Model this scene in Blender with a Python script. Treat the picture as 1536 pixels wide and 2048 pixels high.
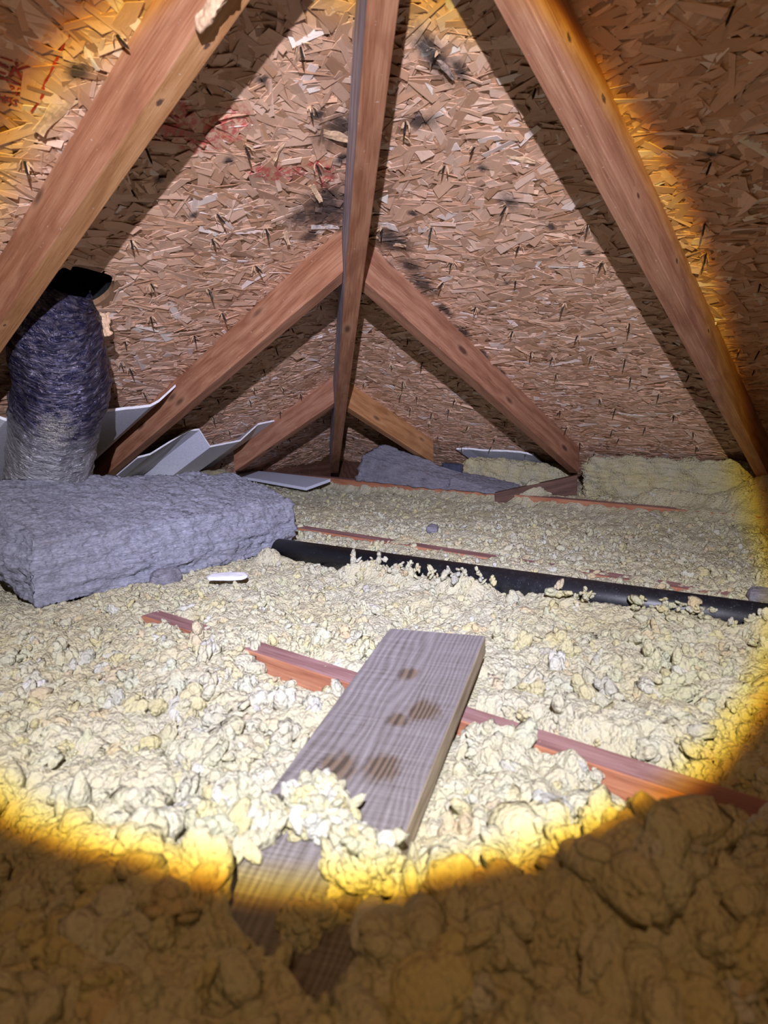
import bpy, bmesh, math, random
import numpy as np
from mathutils import Vector, Matrix, noise, geometry

for o in list(bpy.data.objects):
    bpy.data.objects.remove(o)
S = bpy.context.scene
COL = S.collection
PI = math.pi

# ------------------------------------------------------------------ camera, lamp, world, exposure
cam = bpy.data.cameras.new('camera')
cam.sensor_fit = 'VERTICAL'
cam.sensor_height = 36
cam.lens = 1430.7 / 2048 * 36
cam.dof.use_dof = True
cam.dof.focus_distance = 1.9
cam.dof.aperture_fstop = 6.8
cam.clip_start = .02
co = bpy.data.objects.new('camera', cam)
COL.objects.link(co)
CP = Vector((2.7959, 2.6469, .41694))
CR = Vector((-.63034, .77594, -.02427)); CU = Vector((-.15567, -.09571, .98316)); CF = Vector((-.76056, -.6235, -.18112))
mm = Matrix((CR, CU, -CF)).transposed().to_4x4()
mm.translation = CP
co.matrix_world = mm
S.camera = co

S.view_settings.view_transform = 'Standard'
S.view_settings.look = 'None'
S.view_settings.gamma = 1
S.view_settings.use_curve_mapping = False
S.view_settings.exposure = 0.0
S.cycles.max_bounces = 6
S.cycles.diffuse_bounces = 2

w = bpy.data.worlds.new('world')
S.world = w
w.use_nodes = True
bgn = w.node_tree.nodes['Background']
bgn.inputs[0].default_value = (1.0, .57, .25, 1)     # warm light coming back from the rest of the attic
bgn.inputs[1].default_value = .07

# the torch held above the camera: cool core, warm rim from its lens
LP = Vector((2.9591, 2.7939, .7915))
LD = Vector((-.69683, -.62812, -.34627)).normalized()
ld = bpy.data.lights.new('torch', 'SPOT')
ld.energy = 256
ld.spot_size = math.radians(165)
ld.spot_blend = .4
ld.shadow_soft_size = .006
ld.use_nodes = True
nt = ld.node_tree
em = nt.nodes['Emission']
tc = nt.nodes.new('ShaderNodeTexCoord')
sx = nt.nodes.new('ShaderNodeSeparateXYZ')
nt.links.new(tc.outputs['Normal'], sx.inputs[0])
def lm(op, a, b=None):
    n = nt.nodes.new('ShaderNodeMath'); n.operation = op
    for i, v in enumerate((a, b)):
        if v is None: continue
        if isinstance(v, (int, float)): n.inputs[i].default_value = v
        else: nt.links.new(v, n.inputs[i])
    return n.outputs[0]
zz = lm('ABSOLUTE', sx.outputs[2])
rr = lm('SQRT', lm('ADD', lm('MULTIPLY', sx.outputs[0], sx.outputs[0]), lm('MULTIPLY', sx.outputs[1], sx.outputs[1])))
tt = lm('MULTIPLY', lm('DIVIDE', rr, zz), .8 / math.tan(math.radians(27.15)))
rp = nt.nodes.new('ShaderNodeValToRGB')
rp.color_ramp.elements[0].position = 0
rp.color_ramp.elements[0].color = (1.0, .99, 1.32, 1)
def cre(p, c):
    e = rp.color_ramp.elements.new(p); e.color = (*c, 1)
cre(.30, (.92, .915, 1.22))
cre(.52, (.60, .59, .75))
cre(.735, (.49, .475, .55))
cre(.765, (.56, .47, .22))
cre(.787, (.52, .34, .05))
cre(.803, (.22, .09, .008))
rp.color_ramp.elements[-1].position = .818
rp.color_ramp.elements[-1].color = (.030, .0172, .0086, 1)   # weak spill round the beam
nt.links.new(tt, rp.inputs[0])
nt.links.new(rp.outputs[0], em.inputs[0])
em.inputs[1].default_value = 1
lo = bpy.data.objects.new('torch', ld)
COL.objects.link(lo)
lo.location = LP
lo.rotation_euler = LD.to_track_quat('-Z', 'Y').to_euler()

# ------------------------------------------------------------------ helpers
T = .4859                          # rise of both roof slopes
C_ = 1 / math.sqrt(1 + T * T); S_ = T * C_
RS = np.random.RandomState(7)
random.seed(5)

def tag(o, label=None, cat=None, group=None, kind=None):
    if label: o['label'] = label
    if cat: o['category'] = cat
    if group: o['group'] = group
    if kind: o['kind'] = kind
    return o

def link(o, parent=None):
    COL.objects.link(o)
    if parent: o.parent = parent
    return o

def empty(name, loc, rot=None):
    o = bpy.data.objects.new(name, None)
    o.empty_display_size = .02
    COL.objects.link(o)
    o.location = loc
    if rot: o.rotation_euler = rot
    return o

def np_mesh(name, V, F, mat, smooth=True, M=None, parent=None, colors=None, uv=None, mats=None, midx=None):
    """V (n,3), F (m,k) equal sized faces, or list of such arrays"""
    me = bpy.data.meshes.new(name)
    Fs = F if isinstance(F, list) else [F]
    nl = sum(f.size for f in Fs); nf = sum(len(f) for f in Fs)
    me.vertices.add(len(V)); me.loops.add(nl); me.polygons.add(nf)
    me.vertices.foreach_set('co', np.ascontiguousarray(V, dtype=np.float32).ravel())
    me.loops.foreach_set('vertex_index', np.concatenate([f.ravel() for f in Fs]).astype(np.int32))
    sizes = np.concatenate([np.full(len(f), f.shape[1]) for f in Fs])
    st = np.concatenate([[0], np.cumsum(sizes)[:-1]]).astype(np.int32)
    me.polygons.foreach_set('loop_start', st)
    me.polygons.foreach_set('use_smooth', np.full(nf, smooth, dtype=bool))
    if colors is not None:
        at = me.color_attributes.new('Col', 'BYTE_COLOR', 'POINT')
        at.data.foreach_set('color', np.ascontiguousarray(colors, dtype=np.float32).ravel())
    if uv is not None:
        u = me.uv_layers.new(name='UVMap')
        u.data.foreach_set('uv', np.ascontiguousarray(uv, dtype=np.float32).ravel())
    me.update(calc_edges=True)
    for m in (mats or [mat]): me.materials.append(m)
    if midx is not None: me.polygons.foreach_set('material_index', midx)
    o = bpy.data.objects.new(name, me)
    link(o, parent)
    if M is not None: o.matrix_world = M
    return o

def bm_obj(name, bm, mat, parent=None, smooth=False, M=None):
    me = bpy.data.meshes.new(name)
    bmesh.ops.recalc_face_normals(bm, faces=bm.faces)
    bm.to_mesh(me); bm.free()
    if smooth:
        me.polygons.foreach_set('use_smooth', [True] * len(me.polygons))
    for m in (mat if isinstance(mat, list) else [mat]): me.materials.append(m)
    o = bpy.data.objects.new(name, me)
    link(o, parent)
    if M is not None: o.matrix_world = M
    return o

# hashed noise on arrays
def h2(i, j, s):
    n = (i.astype(np.int64) * 73856093) ^ (j.astype(np.int64) * 19349663) ^ (s * 83492791)
    n = (n ^ (n >> 13)) * 1274126177 & 0x7fffffff
    n = (n ^ (n >> 15)) * 668265263 & 0x7fffffff
    return ((n >> 3) & 0xffff) / 65535.0
def vn(x, y, s=0):
    i = np.floor(x); j = np.floor(y); fx = x - i; fy = y - j
    fx = fx * fx * (3 - 2 * fx); fy = fy * fy * (3 - 2 * fy)
    a = h2(i, j, s); b = h2(i + 1, j, s); c = h2(i, j + 1, s); d = h2(i + 1, j + 1, s)
    return (a * (1 - fx) + b * fx) * (1 - fy) + (c * (1 - fx) + d * fx) * fy
def domes(x, y, cell, s=0, r=.8):
    """packed rounded lumps: nearest jittered centre, height by cell"""
    X = x / cell; Y = y / cell
    i0 = np.floor(X); j0 = np.floor(Y)
    best = np.zeros_like(X)
    for di in (-1, 0, 1):
        for dj in (-1, 0, 1):
            i = i0 + di; j = j0 + dj
            px = i + h2(i, j, s + 1); py = j + h2(i, j, s + 2)
            rad = r * (.6 + .55 * h2(i, j, s + 3))
            d2 = ((X - px) ** 2 + (Y - py) ** 2) / rad ** 2
            h = np.sqrt(np.clip(1 - d2, 0, 1)) * rad / r
            best = np.maximum(best, h)
    return best

# ------------------------------------------------------------------ materials
class G:
    def __init__(s, name):
        s.m = bpy.data.materials.new(name); s.m.use_nodes = True
        s.nt = s.m.node_tree; s.b = s.nt.nodes['Principled BSDF']
        s.tc = s.nt.nodes.new('ShaderNodeTexCoord')
    def put(s, sock, v):
        if v is None: return
        if isinstance(v, bpy.types.NodeSocket): s.nt.links.new(v, sock)
        elif isinstance(v, (tuple, list)) and len(v) == 3 and sock.type == 'RGBA': sock.default_value = (*v, 1)
        else: sock.default_value = v
    def n(s, t, ins=None, **kw):
        n = s.nt.nodes.new('ShaderNode' + t)
        for k, v in kw.items(): setattr(n, k, v)
        for k, v in (ins or {}).items(): s.put(n.inputs[k], v)
        return n
    def obj(s): return s.tc.outputs['Object']
    def mapv(s, v, scale=(1, 1, 1), loc=(0, 0, 0)):
        return s.n('Mapping', {0: v, 1: loc, 3: scale}).outputs[0]
    def rand(s): return s.n('ObjectInfo').outputs['Random']
    def shift(s, v):
        r = s.n('VectorMath', {0: (37., 17., 11.)}, operation='SCALE')
        s.put(r.inputs['Scale'], s.rand())
        return s.n('VectorMath', {0: v, 1: r.outputs[0]}, operation='ADD').outputs[0]
    def noise(s, v, scale, detail=4, rough=.55, dist=0):
        return s.n('TexNoise', {'Vector': v, 'Scale': scale, 'Detail': detail, 'Roughness': rough, 'Distortion': dist}).outputs[0]
    def math(s, op, a, b=None, c=None, clamp=False):
        return s.n('Math', {0: a, 1: b, 2: c}, operation=op, use_clamp=clamp).outputs[0]
    def ramp(s, v, stops):
        n = s.n('ValToRGB', {0: v}); e = n.color_ramp.elements
        e[0].position, e[0].color = stops[0][0], (*stops[0][1], 1)
        e[1].position, e[1].color = stops[-1][0], (*stops[-1][1], 1)
        for p, c in stops[1:-1]:
            x = e.new(p); x.color = (*c, 1)
        return n.outputs[0]
    def range(s, v, a, b, c=0., d=1.):
        return s.n('MapRange', {0: v, 1: a, 2: b, 3: c, 4: d}).outputs[0]
    def mix(s, f, a, b, blend='MIX'):
        n = s.n('Mix', data_type='RGBA', blend_type=blend)
        s.put(n.inputs[0], f); s.put(n.inputs[6], a); s.put(n.inputs[7], b)
        return n.outputs[2]
    def bump(s, h, strength=.5, dist=.01, prev=None):
        n = s.n('Bump', {'Height': h, 'Strength': strength, 'Distance': dist})
        if prev: s.put(n.inputs['Normal'], prev)
        return n.outputs[0]
    def out(s, col, rough=.8, spec=.3, normal=None, metal=0, **kw):
        s.put(s.b.inputs['Base Color'], col); s.put(s.b.inputs['Roughness'], rough)
        s.put(s.b.inputs['Specular IOR Level'], spec); s.put(s.b.inputs['Metallic'], metal)
        if normal is not None: s.put(s.b.inputs['Normal'], normal)
        for k, v in kw.items(): s.put(s.b.inputs[k], v)
        return s.m
    def blob(s, v, c, r, soft=.5, nz=None, stretch=None):
        """1 inside a ragged patch around c"""
        d = s.n('VectorMath', {0: v, 1: c}, operation='SUBTRACT').outputs[0]
        if stretch: d = s.n('VectorMath', {0: d, 1: stretch}, operation='MULTIPLY').outputs[0]
        l = s.n('VectorMath', {0: d}, operation='LENGTH').outputs['Value']
        if nz is not None: l = s.math('ADD', l, s.math('MULTIPLY', nz, r * 1.3))
        return s.range(l, r * (1 - soft) + r * .65, r + r * .65, 1., 0.)

def wood(name, base, dark, light, rings=26., knots=True, side=None, rough=.6, spots=()):
    g = G(name)
    v = g.shift(g.obj())
    sv = g.mapv(v, (1.3, 34, 34))
    warp = g.noise(g.mapv(v, (2.5, 9, 9)), 1, 3)
    # growth rings: bands across the section, warped along the length
    a = g.n('SeparateXYZ', {0: v})
    band = g.math('ADD', g.math('MULTIPLY', a.outputs[1], rings), g.math('MULTIPLY', a.outputs[2], rings * .9))
    band = g.math('ADD', band, g.math('MULTIPLY', warp, 4.0))
    ring = g.math('SINE', g.math('MULTIPLY', band, 6.28))
    fine = g.noise(sv, 9, 5, .65)
    f = g.math('ADD', g.math('MULTIPLY', ring, .10), fine)
    col = g.ramp(f, [(.22, dark), (.5, base), (.80, light)])
    blotch = g.range(g.noise(g.mapv(v, (2.2, 7, 7)), 2.2, 4, .6, 1.2), .52, .68)
    col = g.mix(g.math('MULTIPLY', blotch, .5), col, tuple(c * .9 for c in dark))
    if knots:
        vo = g.n('TexVoronoi', {'Vector': g.mapv(v, (5.5, 17, 17)), 'Scale': 1., 'Randomness': .9})
        k = g.range(vo.outputs['Distance'], .09, .19, 1, 0)
        halo = g.range(vo.outputs['Distance'], .16, .34, 1, 0)
        col = g.mix(g.math('MULTIPLY', halo, .55), col, light)
        col = g.mix(g.math('MULTIPLY', k, .85), col, (.055, .022, .012))
    for (kx, ky, kz, kr) in spots:
        nz = g.noise(g.obj(), 120, 2)
        hl = g.blob(g.obj(), (kx, ky, kz), kr * 1.6, .7, nz, (.5, 1, 1))
        col = g.mix(g.math('MULTIPLY', hl, .5), col, light)
        kn = g.blob(g.obj(), (kx, ky, kz), kr * .45, .4, nz, (.6, 1, 1))
        col = g.mix(g.math('MULTIPLY', kn, .9), col, (.07, .035, .03))
    h = g.noise(g.mapv(v, (3, 90, 90)), 4, 4, .7)
    nrm = g.bump(h, .5, .0015)
    spk = g.range(g.noise(v, 160, 2), .70, .76)
    col = g.mix(g.math('MULTIPLY', spk, .5), col, (.75, .6, .5))
    return g.out(col, rough, .35, nrm)

M_FIR = wood('reddish fir', (.38, .17, .088), (.24, .088, .042), (.50, .265, .15))
M_FIR2 = wood('orange fir', (.47, .225, .09), (.31, .13, .045), (.60, .32, .14), knots=True)
M_FIRR = wood('pinkish fir', (.40, .185, .105), (.25, .10, .055), (.52, .28, .17))
FIR2 = ((.50, .245, .10), (.34, .145, .05), (.62, .34, .16)); FIRR = ((.42, .20, .115), (.27, .11, .06), (.54, .30, .185))
M_L3U = wood('orange fir of the large left rafter', *FIR2, knots=False, spots=((1.513, .004, .089, .011), (1.612, -.006, .089, .009), (.95, .008, .089, .007)))
M_R3U = wood('orange fir of the large right rafter', *FIR2, knots=False, spots=((1.62, .001, -.089, .010), (1.465, .001, -.089, .014), (1.213, .003, -.089, .012), (1.545, -.012, -.089, .009)))
M_R3S = wood('pinkish fir of the large right rafter', *FIRR, knots=False, spots=((1.584, .019, -.043, .011), (1.46, .019, -.030, .013), (1.28, .019, -.06, .010), (1.06, .019, -.04, .011), (.80, .019, -.045, .010)))
M_GREYWOOD = wood('grey weathered side', (.50, .44, .50), (.22, .18, .20), (.85, .82, .90), knots=False)
M_JOIST = wood('joist fir', (.40, .165, .085), (.26, .095, .05), (.50, .25, .14), knots=False)
M_JOISTTOP = wood('joist top', (.31, .165, .15), (.19, .085, .075), (.42, .26, .24), knots=False)
M_DARKWOOD = wood('dark stub wood', (.10, .045, .026), (.05, .02, .012), (.16, .08, .05), knots=False)

def mat_plank():
    g = G('weathered plank')
    v = g.obj()
    a = g.n('SeparateXYZ', {0: v})
    warp = g.noise(g.mapv(v, (2.6, 10, 10)), 1.3, 2, .5)
    # cathedral rings drawn around the heart line
    yy = g.math('MULTIPLY', a.outputs[1], a.outputs[1])
    k = g.math('ADD', g.math('MULTIPLY', a.outputs[1], 330.), g.math('ADD', g.math('MULTIPLY', yy, 1200.), g.math('MULTIPLY', warp, 18.)))
    ring = g.math('SINE', g.math('MULTIPLY', k, 2.4))
    cross = g.n('TexNoise', {'Vector': g.mapv(v, (420, 9, 1)), 'Scale': 1.4, 'Detail': 3}).outputs[0]
    fine = g.noise(g.mapv(v, (3, 120, 60)), 3, 5, .7)
    f = g.math('ADD', g.math('MULTIPLY', ring, .075), g.math('ADD', g.math('MULTIPLY', fine, .55), g.math('MULTIPLY', cross, .45)))
    col = g.ramp(f, [(.28, (.09, .072, .06)), (.42, (.165, .145, .135)), (.56, (.22, .20, .19)), (.7, (.30, .275, .265))])
    nz = g.noise(g.mapv(v, (30, 60, 1)), 1.6, 4, .7)
    st = None
    for cx, cy, r in ((.135, -.005, .017), (.22, .035, .024), (.245, .012, .016), (.335, .022, .024), (.345, -.022, .026), (.60, .03, .03)):
        b = g.blob(v, (cx, cy, 0), r, .5, nz, (.8, 1.0, .2))
        st = b if st is None else g.math('MAXIMUM', st, b)
    stc = g.mix(g.range(ring, -.6, .6), (.05, .032, .014), (.17, .115, .065))
    col = g.mix(g.math('MULTIPLY', st, .8), col, stc)
    # sawn edge is yellower
    sep = g.n('SeparateXYZ', {0: g.tc.outputs['Normal']})
    edge = g.range(g.math('ABSOLUTE', sep.outputs[1]), .5, .8)
    col = g.mix(edge, col, g.ramp(fine, [(.3, (.20, .15, .085)), (.6, (.42, .34, .22))]))
    nrm = g.bump(g.math('ADD', g.math('MULTIPLY', ring, .3), g.math('ADD', fine, cross)), .55, .0012)
    return g.out(col, .75, .25, nrm)
M_PLANK = mat_plank()

def mat_insul(name, a, b, bumpk=1., usecol=True):
    g = G(name)
    v = g.obj()
    n1 = g.noise(v, 55, 4, .65)
    n2 = g.noise(v, 14, 3, .6)
    base = g.mix(g.range(n2, .35, .68), a, b)
    if usecol:
        at = g.n('Attribute', attribute_name='Col').outputs['Color']
        base = g.mix(.25, at, base)
    base = g.mix(g.range(n1, .3, .75, 0, .35), base, g.mix(1, base, (.78, .62, .30), 'MULTIPLY'))
    f1 = g.noise(v, 260, 5, .7)
    vo = g.n('TexVoronoi', {'Vector': v, 'Scale': 210., 'Randomness': 1.}, feature='SMOOTH_F1')
    g.put(vo.inputs['Smoothness'], .4)
    h = g.math('ADD', g.math('MULTIPLY', f1, .8), g.math('MULTIPLY', vo.outputs['Distance'], -.9))
    nrm = g.bump(h, .85 * bumpk, .006)
    m = g.out(base, .95, .08, nrm)
    g.put(g.b.inputs['Sheen Weight'], .15)
    g.put(g.b.inputs['Sheen Roughness'], .6)
    return m
M_LOOSE = mat_insul('loose yellow glass wool', (.90, .87, .62), (.88, .78, .42))
M_CLUMP = mat_insul('yellow glass wool clump', (.80, .78, .55), (.82, .74, .40))
M_YBATT = mat_insul('yellow batt', (.55, .53, .38), (.62, .56, .30), 1., False)

def mat_greywool(name, a, b):
    g = G(name)
    v = g.obj()
    lay = g.noise(g.mapv(v, (16, 16, 95)), 1.6, 5, .7, .6)
    f = g.noise(g.mapv(v, (45, 45, 150)), 2.2, 6, .75, .5)
    col = g.mix(g.range(f, .35, .66), a, b)
    crk = g.range(g.noise(g.mapv(v, (12, 12, 75)), 1.4, 4, .6, 1.5), .33, .40, 1, 0)
    col = g.mix(g.math('MULTIPLY', crk, .6), col, tuple(c * .35 for c in a))
    br = g.range(g.noise(g.mapv(v, (3, 9, 9)), 2.6, 3), .62, .75)
    col = g.mix(g.math('MULTIPLY', br, .35), col, (.20, .15, .12))
    wh = g.range(g.noise(v, 120, 2), .71, .74)
    col = g.mix(g.math('MULTIPLY', wh, .4), col, (.7, .7, .68))
    h = g.math('ADD', g.math('MULTIPLY', lay, 1.2), f)
    return g.out(col, .95, .1, g.bump(h, .9, .0045))
M_GWOOL = mat_greywool('grey mineral wool', (.215, .22, .26), (.455, .46, .52))
M_GWOOLD = mat_greywool('dark mineral wool', (.20, .19, .215), (.36, .35, .39))

def mat_osb(name, seed, red, mold):
    g = G(name)
    v = g.obj()
    at = g.n('Attribute', attribute_name='Col').outputs['Color']
    uv = g.tc.outputs['UV']
    st = g.noise(g.mapv(uv, (1.3, 34, 1)), 1.6, 5, .7)
    col = g.mix(1, at, g.ramp(st, [(.25, (.60, .52, .44)), (.5, (1, 1, 1)), (.75, (1.2, 1.15, 1.1))]), 'MULTIPLY')
    sp = g.range(g.noise(g.mapv(uv, (5, 60, 1)), 2, 3), .64, .72)
    col = g.mix(g.math('MULTIPLY', sp, .55), col, (.10, .045, .022))
    nz = g.noise(v, 42, 4, .75)
    def acc(lst, soft):
        m = None
        for (x, y, r, sx_, sy_) in lst:
            b = g.blob(v, (x, y, 0), r, soft, nz, (1 / sx_, 1 / sy_, .1))
            m = b if m is None else g.math('MAXIMUM', m, b)
        return m
    if red:
        m = acc(red, .35)
        m = g.math('MULTIPLY', m, g.range(g.noise(v, 95, 3, .7), .46, .56))
        col = g.mix(g.math('MULTIPLY', m, .75), col, (.62, .055, .06))
    if mold:
        m = acc(mold, .7)
        m = g.math('MULTIPLY', m, g.range(g.noise(g.mapv(uv, (2, 12, 1)), 2, 3), .25, .5, .7, 1))
        col = g.mix(g.math('MULTIPLY', m, .93), col, (.04, .034, .034))
    mild = g.range(g.noise(v, 5.5, 3, .6), .60, .75)
    col = g.mix(g.math('MULTIPLY', mild, .25), col, (.12, .075, .055))
    h = g.math('ADD', st, g.math('MULTIPLY', g.noise(v, 300, 3), .5))
    return g.out(col, .45, .6, g.bump(h, .6, .0014))

def simple(name, c, rough=.5, spec=.4, metal=0, ns=60, amt=.25, bs=.2, bd=.001):
    g = G(name)
    n1 = g.noise(g.obj(), ns, 4, .6)
    col = g.mix(g.range(n1, .3, .7), tuple(x * (1 - amt) for x in c), tuple(min(1, x * (1 + amt)) for x in c))
    return g.out(col, rough, spec, g.bump(n1, bs, bd), metal)
M_FOAM = simple('white foam', (.72, .74, .84), .65, .3, 0, 180, .12, .5, .0015)
M_FOAMEDGE = simple('foam cut edge', (.90, .92, .97), .6, .3, 0, 250, .10, .6, .001)
M_NAIL = simple('dark steel', (.035, .03, .028), .45, .5, .6, 200, .4)
M_SPLINT = simple('pale splinter', (.62, .42, .26), .6, .3, 0, 150, .3)
M_DARKSPL = simple('stained splinter', (.22, .16, .13), .6, .3, 0, 120, .8)
M_DRYWALL = simple('drywall back', (.30, .26, .22), .9, .2)
M_VOID = simple('blacked-out vent inside', (.012, .012, .013), .7, .2)  # near-black colour paints in the darkness inside the vent hole
M_INK = simple('red ink', (.38, .035, .022), .7, .2, 0, 90, .5)
M_INKD = simple('dark red ink', (.30, .045, .04), .7, .2, 0, 90, .5)
M_RUBBER = simple('blue grey scrap', (.05, .055, .09), .6, .3, 0, 300, .5, .8, .003)

def mat_pipe():
    g = G('black plastic pipe')
    v = g.obj()
    dust = g.range(g.noise(v, 55, 5, .7), .52, .80)
    spk = g.range(g.noise(v, 420, 2), .66, .72)
    col = g.mix(g.math('MULTIPLY', dust, .35), (.008, .009, .012), (.06, .065, .085))
    col = g.mix(g.math('MULTIPLY', spk, .35), col, (.3, .3, .32))
    return g.out(col, .42, .5, g.bump(g.noise(v, 200, 2), .1, .0005))
M_PIPE = mat_pipe()

def mat_duct():
    g = G('wrinkled duct film')
    uv = g.tc.outputs['UV']; v = g.obj()
    # uv: x around, y along
    w1 = g.noise(g.mapv(uv, (5, 26, 1)), 1.6, 5, .65, 1.2)
    w2 = g.noise(g.mapv(uv, (14, 60, 1)), 1.5, 4, .6, .8)
    sep = g.n('SeparateXYZ', {0: uv})
    up = g.range(g.math('ADD', sep.outputs[1], g.math('MULTIPLY', g.math('SUBTRACT', w1, .5), .5)), .40, .52)
    low = g.mix(g.range(w1, .35, .65), (.16, .16, .165), (.50, .50, .51))
    high = g.mix(g.range(w2, .42, .62), (.02, .02, .07), (.16, .14, .19))
    col = g.mix(up, low, high)
    # pale strip: dust plus lamplit sparkle painted into the colour
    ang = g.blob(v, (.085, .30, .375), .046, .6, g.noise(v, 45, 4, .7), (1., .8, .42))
    dust_spark = g.range(g.noise(v, 330, 3, .7), .42, .58)
    col = g.mix(g.math('MULTIPLY', ang, dust_spark), col, (.72, .68, .55))
    h = g.math('ADD', g.math('MULTIPLY', w1, 1.5), w2)
    nrm = g.bump(h, 1.0, .012)
    met = g.range(up, 0, 1, .25, .5)
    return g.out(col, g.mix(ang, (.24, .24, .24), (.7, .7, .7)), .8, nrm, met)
M_DUCT = mat_duct()

def warped_box(name, corners, n, amp, freq, mat, parent=None, rnd=.0, layer=0, seed=0, fine=.0):
    """corners: 8 world points, bottom ring then top ring; n subdivisions per axis"""
    nx, ny, nz = n
    bm = bmesh.new(); key = {}
    def pt(a, b, c):
        k = (round(a * 1e4), round(b * 1e4), round(c * 1e4))
        if k in key: return key[k]
        # pull the cube towards a pillow to round its edges
        A, B, D = a, b, c
        if rnd:
            q = Vector((a * 2 - 1, b * 2 - 1, c * 2 - 1))
            m = max(abs(q.x), abs(q.y), abs(q.z))
            l = q.length
            s = 1 - rnd * (1 - m / l) * 1.0 if l > 0 else 1
            q *= s
            A, B, D = (q.x + 1) / 2, (q.y + 1) / 2, (q.z + 1) / 2
        c0 = [corners[i] for i in range(8)]
        lo_ = (c0[0] * (1 - A) + c0[1] * A) * (1 - B) + (c0[3] * (1 - A) + c0[2] * A) * B
        hi_ = (c0[4] * (1 - A) + c0[5] * A) * (1 - B) + (c0[7] * (1 - A) + c0[6] * A) * B
        key[k] = bm.verts.new(lo_ * (1 - D) + hi_ * D)
        return key[k]
    def face(f, n1, n2):
        for i in range(n1):
            for j in range(n2):
                a0, a1, b0, b1 = i / n1, (i + 1) / n1, j / n2, (j + 1) / n2
                try: bm.faces.new((pt(*f(a0, b0)), pt(*f(a1, b0)), pt(*f(a1, b1)), pt(*f(a0, b1))))
                except ValueError: pass
    face(lambda a, b: (a, b, 0), nx, ny); face(lambda a, b: (a, b, 1), nx, ny)
    face(lambda a, b: (a, 0, b), nx, nz); face(lambda a, b: (a, 1, b), nx, nz)
    face(lambda a, b: (0, a, b), ny, nz); face(lambda a, b: (1, a, b), ny, nz)
    bmesh.ops.recalc_face_normals(bm, faces=bm.faces)
    bm.normal_update()
    off = Vector((seed * 3.1, seed * 1.7, seed))
    for v_ in bm.verts:
        p = v_.co * freq + off
        d = noise.noise(p) * .6 + noise.noise(p * 2.3) * .35 + noise.noise(p * 5.1) * .2
        if layer:
            q = Vector((v_.co.x * 9, v_.co.y * 9, v_.co.z * layer)) + off
            d += (noise.noise(q) * .8 + noise.noise(Vector((q.x * 3, q.y * 3, q.z * 1.8))) * .5) * (1 - abs(v_.normal.z)) * .9
        if fine: d += noise.noise(v_.co * 160 + off) * fine
        v_.co += v_.normal * d * amp
    c = sum((Vector(q) for q in corners), Vector()) / 8
    for v_ in bm.verts: v_.co -= c
    return bm_obj(name, bm, mat, parent, smooth=True, M=Matrix.Translation(c))

# ------------------------------------------------------------------ setting
def frame(o, x, y, z):
    m = Matrix((Vector(x).normalized(), Vector(y).normalized(), Vector(z).normalized())).transposed().to_4x4()
    m.translation = Vector(o); return m
# roof frames: u along the eave, v up the slope, w down into the attic
ML = frame((0, 0, 0), (-1, 0, 0), (0, C_, S_), (0, S_, -C_))     # left slope: x = -u, y = v*C
MR = frame((0, 0, 0), (0, 1, 0), (C_, 0, S_), (S_, 0, -C_))      # right slope: y = u, x = v*C
def L_uv(x, y): return (-x, y / C_)
def R_uv(x, y): return (y, x / C_)
VS = .781 / C_
HOLE = L_uv(2.045, 1.245); HR_ = .085

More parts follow.
